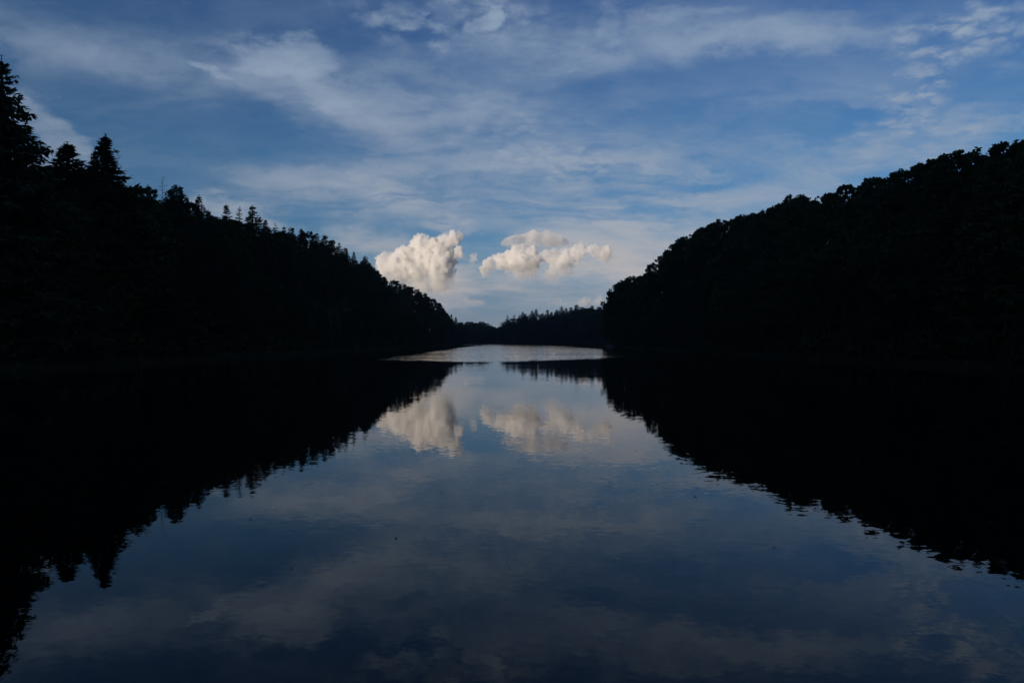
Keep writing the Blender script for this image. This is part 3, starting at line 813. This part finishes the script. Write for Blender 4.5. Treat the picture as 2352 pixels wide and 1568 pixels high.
def rock(x, y, z, r, label, group, seed):
    import bmesh
    bm = bmesh.new(); bmesh.ops.create_icosphere(bm, subdivisions=3, radius=1.0)
    for v in bm.verts:
        n1 = noise.noise(v.co * 1.3 + Vector((seed * 7.1, 0, 0))); n2 = noise.noise(v.co * 3.5 + Vector((0, seed * 3.3, 0)))
        v.co *= 1 + 0.35 * n1 + 0.12 * n2
        v.co.x *= r * 1.5; v.co.y *= r * 1.1; v.co.z *= r * 0.55
    me = bpy.data.meshes.new('rock'); bm.to_mesh(me); bm.free(); me.materials.append(M_rock)
    o = link('rock', me, None, (x, y, z)); tag(o, label, 'rock', group)
for k, (dx_, dy_, r, lab) in enumerate([(2.2, -2, 1.7, 'largest pale rock on the waterline at the right headland tip'), (4.8, -8, 1.2, 'middle rock beside the fallen branches at the right headland'), (6.5, -16, 0.9, 'smallest rock nearest to us at the right headland')]):
    yy = tipy + dy_; xx = 46.0 + dx_
    while float(shore_dist(xx, yy)) < -0.8: xx += 0.3
    rock(xx, yy, 0.1 + 0.15 * r, r, lab, 'rocks at the right headland', k + 1)


# ------------------------------------------------------------------ cumulus far beyond the lake, real billowing bodies lit by the low sun
mc, t, out = new_mat('cumulus')
pos = t.new('ShaderNodeNewGeometry').outputs['Position']
n1 = t.noise(t.vmath('SCALE', pos, scale=0.006), 1.0, 5, 0.62)
gen = t.sep(t.new('ShaderNodeTexCoord').outputs['Generated'])[2]
fadez = t.range(t.math('MULTIPLY_ADD', t.math('SUBTRACT', n1, 0.5), 0.6, gen), 0.0, 0.66, 0.10, 1.0)
fadez = t.math('POWER', fadez, 2.0)
thick = t.new('ShaderNodeAttribute', attribute_type='OBJECT', attribute_name='thickness').outputs['Fac']
dn = t.math('MULTIPLY', t.math('MULTIPLY', fadez, thick), t.range(n1, 0.34, 0.58, 0.16, 1.4))
pv = t.new('ShaderNodeVolumePrincipled')
pv.inputs['Color'].default_value = (0.99, 0.985, 0.98, 1)
pv.inputs['Anisotropy'].default_value = 0.0
t.l.new(t.math('MULTIPLY', dn, 0.019), pv.inputs['Density'])
t.l.new(pv.outputs[0], out.inputs['Volume'])
sc.cycles.volume_bounces = 10
sc.cycles.max_bounces = 12
mc.cycles.volume_step_rate = 0.4

import bmesh
CD = 9000.0
_ico = {}
def ico(sub):
    if sub not in _ico:
        bm = bmesh.new(); bmesh.ops.create_icosphere(bm, subdivisions=sub, radius=1.0)
        _ico[sub] = (np.array([v.co[:] for v in bm.verts]), np.array([[v.index for v in f.verts] for f in bm.faces])); bm.free()
    return _ico[sub]
def cumulus(blobs, label, seed, dist=CD, kids=34, grand=9, thick=0.92, voxel=7.5, flat=1.0, smoothit=1):
    """blobs: (px, py, radius px) -> cauliflower of spheres, fused by a voxel remesh."""
    rs = np.random.RandomState(seed)
    k = dist / F
    S = []
    for (px, py, r) in blobs:
        r = r * 1.12
        c = np.array([(px - CX) * k, dist + rs.uniform(-0.3, 0.3) * r * k, EYE + (CY - py) * k]); rr = r * k
        S.append((c, rr))
        for i in range(kids):
            u = rnd_unit(rs, 1)[0]; u[2] = u[2] * 0.9 + 0.1
            r1 = rr * rs.uniform(0.2, 0.5); c1 = c + u * (rr - r1 * 0.45)
            S.append((c1, r1))
            for j in range(grand):
                u2 = rnd_unit(rs, 1)[0]; r2 = r1 * rs.uniform(0.25, 0.55)
                if r2 > voxel * 0.8: S.append((c1 + u2 * (r1 - r2 * 0.35), r2))
    V, Fc = [], []; base = 0
    for c, r in S:
        iv, if_ = ico(3 if r > 80 else 2 if r > 25 else 1)
        q = iv * r; q = q * np.array([1, 1, flat]); V.append(q + c); Fc.append(if_ + base); base += len(iv)
    V = np.concatenate(V); Fc = np.concatenate(Fc)
    ctr = V.mean(0)
    me = mesh_np('cumulus_cloud', V - ctr, Fc, mc, True)
    o = link('cumulus_cloud', me, None, tuple(ctr))
    o['thickness'] = thick
    m = o.modifiers.new('fuse', 'REMESH'); m.mode = 'VOXEL'; m.voxel_size = voxel; m.use_smooth_shade = True
    tx = bpy.data.textures.new('billow', 'CLOUDS'); tx.noise_scale = 55.0; tx.noise_depth = 4; tx.noise_basis = 'VORONOI_F1'
    dp = o.modifiers.new('billow', 'DISPLACE'); dp.texture = tx; dp.strength = -85.0 if smoothit < 5 else -50.0; dp.mid_level = 0.45; dp.texture_coords = 'LOCAL'
    if smoothit:
        sm = o.modifiers.new('soften', 'SMOOTH'); sm.iterations = smoothit; sm.factor = 0.8
    tag(o, label, 'cloud', 'cumulus clouds beyond the lake')
    return o
cumulus([(1042, 550, 15), (1055, 545, 9), (1025, 556, 17), (1008, 572, 22), (967, 562, 20), (985, 585, 30), (950, 588, 22), (925, 590, 18), (915, 606, 22), (890, 608, 22),
         (925, 628, 28), (960, 625, 30), (1000, 612, 30), (1020, 590, 20), (1000, 645, 28), (895, 632, 22), (1022, 622, 20), (1030, 600, 15), (1026, 645, 18), (940, 650, 20), (975, 662, 24)],
        'tall cream cumulus tower above the falling left skyline', 1, thick=1.5)
cumulus([(1053, 577, 11), (1060, 588, 9), (1048, 590, 10)], 'small round puff clinging to the right side of the tall cumulus tower', 2, kids=14, voxel=8, thick=1.2)
cumulus([(1088, 591, 9), (1084, 601, 8), (1082, 612, 7)], 'tiny isolated puff in the blue gap between the two big cumulus', 3, kids=12, voxel=8, thick=0.6)
cumulus([(952, 655, 15), (938, 650, 10), (975, 662, 14), (1000, 662, 14), (1020, 670, 13), (1042, 668, 12), (1055, 676, 9), (1035, 682, 9)],
        'pinkish broken cumulus low beneath the tall tower', 4, thick=0.35, kids=14, voxel=9)
cumulus([(1073, 692, 9), (1088, 696, 9), (1103, 697, 8), (1112, 697, 5)], 'faint pink cloud scrap low over the far shore, left of centre', 5, thick=0.35, kids=10, voxel=9)
cumulus([(1113, 622, 11), (1118, 610, 11), (1130, 605, 14), (1150, 602, 17), (1170, 602, 20), (1195, 590, 23), (1218, 585, 19), (1192, 612, 24), (1213, 612, 24), (1210, 634, 20), (1180, 618, 18), (1115, 634, 7), (1120, 641, 5)],
        'cream cumulus heaps curling over the centre of the lake', 6, thick=1.3)
cumulus([(1236, 600, 8), (1243, 592, 9), (1254, 586, 11), (1272, 590, 17), (1292, 590, 17), (1300, 605, 14), (1285, 618, 19), (1270, 638, 17), (1302, 622, 12), (1252, 640, 12), (1318, 598, 12), (1312, 580, 10)],
        'ragged cumulus column just right of the central heaps', 7, thick=0.8)
cumulus([(1338, 566, 11), (1328, 575, 12), (1324, 590, 11), (1340, 580, 9), (1332, 606, 11), (1320, 615, 8)], 'slender upright cloud tower right of the ragged column', 8, kids=16, voxel=9, thick=1.0)
cumulus([(1362, 574, 12), (1376, 582, 15), (1390, 590, 15), (1403, 596, 11), (1413, 606, 8), (1395, 578, 12)], 'small glowing cloud fragment before the pale bank on the right', 9, kids=16, voxel=9, thick=1.1)
cumulus([(1163, 560, 13), (1180, 556, 17), (1205, 553, 20), (1230, 551, 22), (1255, 552, 22), (1278, 556, 18), (1295, 558, 12), (1240, 562, 20), (1210, 564, 18)],
        'smooth flat cloud cap spread above the central heaps', 10, dist=9800, kids=10, grand=2, thick=0.42, flat=0.8, smoothit=10, voxel=14)
cumulus([(1266, 702, 10), (1284, 696, 11), (1296, 702, 8)], 'faint pink cloud scrap behind the far-shore spruces', 11, thick=0.12, kids=10, voxel=9)
cumulus([(1334, 702, 11), (1346, 694, 12), (1360, 698, 10), (1379, 692, 12), (1390, 700, 9)], 'low pink cloud bumps showing over the far wood by the right headland', 12, thick=0.45, kids=12, voxel=9)

# ------------------------------------------------------------------ thin evening haze over the valley
mh, t, out = new_mat('haze')
hv = t.new('ShaderNodeVolumePrincipled')
hv.inputs['Color'].default_value = (0.85, 0.93, 1.0, 1)
hv.inputs['Density'].default_value = 0.00008
t.l.new(hv.outputs[0], out.inputs['Volume'])
x0, x1, y0, y1, z0, z1 = -5050, 5050, -3050, 6050, -5, 150
hvs = [(x, y, z) for z in (z0, z1) for y in (y0, y1) for x in (x0, x1)]
tag(link('haze', mesh_np('haze', hvs, [(0, 2, 3, 1), (4, 5, 7, 6), (0, 1, 5, 4), (2, 6, 7, 3), (0, 4, 6, 2), (1, 3, 7, 5)], mh)), 'thin bluish evening haze lying over the lake valley', 'haze', kind='stuff')

# scattered leaf litter drifting on the calm water
p = np.column_stack([rs.uniform(-25, 30, 260), 9 + 95 * rs.rand(260) ** 1.3])
p = p[np.abs(p[:, 0]) < 0.72 * p[:, 1]]
m = len(p); c = np.column_stack([p, np.full(m, 0.012)]); a = rs.uniform(0, 6.28, m); sz = rs.uniform(0.015, 0.05, m)[:, None]
d = np.column_stack([np.cos(a), np.sin(a), np.full(m, 0.15)]); e = np.column_stack([-np.sin(a), np.cos(a), np.zeros(m)])
v, q = leaf_quads(c, d * sz, e * sz * 0.6)
tag(link('leaf_litter', mesh_np('leaf_litter', v, q, M_bark)), 'tiny dark bits of leaf litter drifting on the calm lake', 'leaves', kind='stuff')
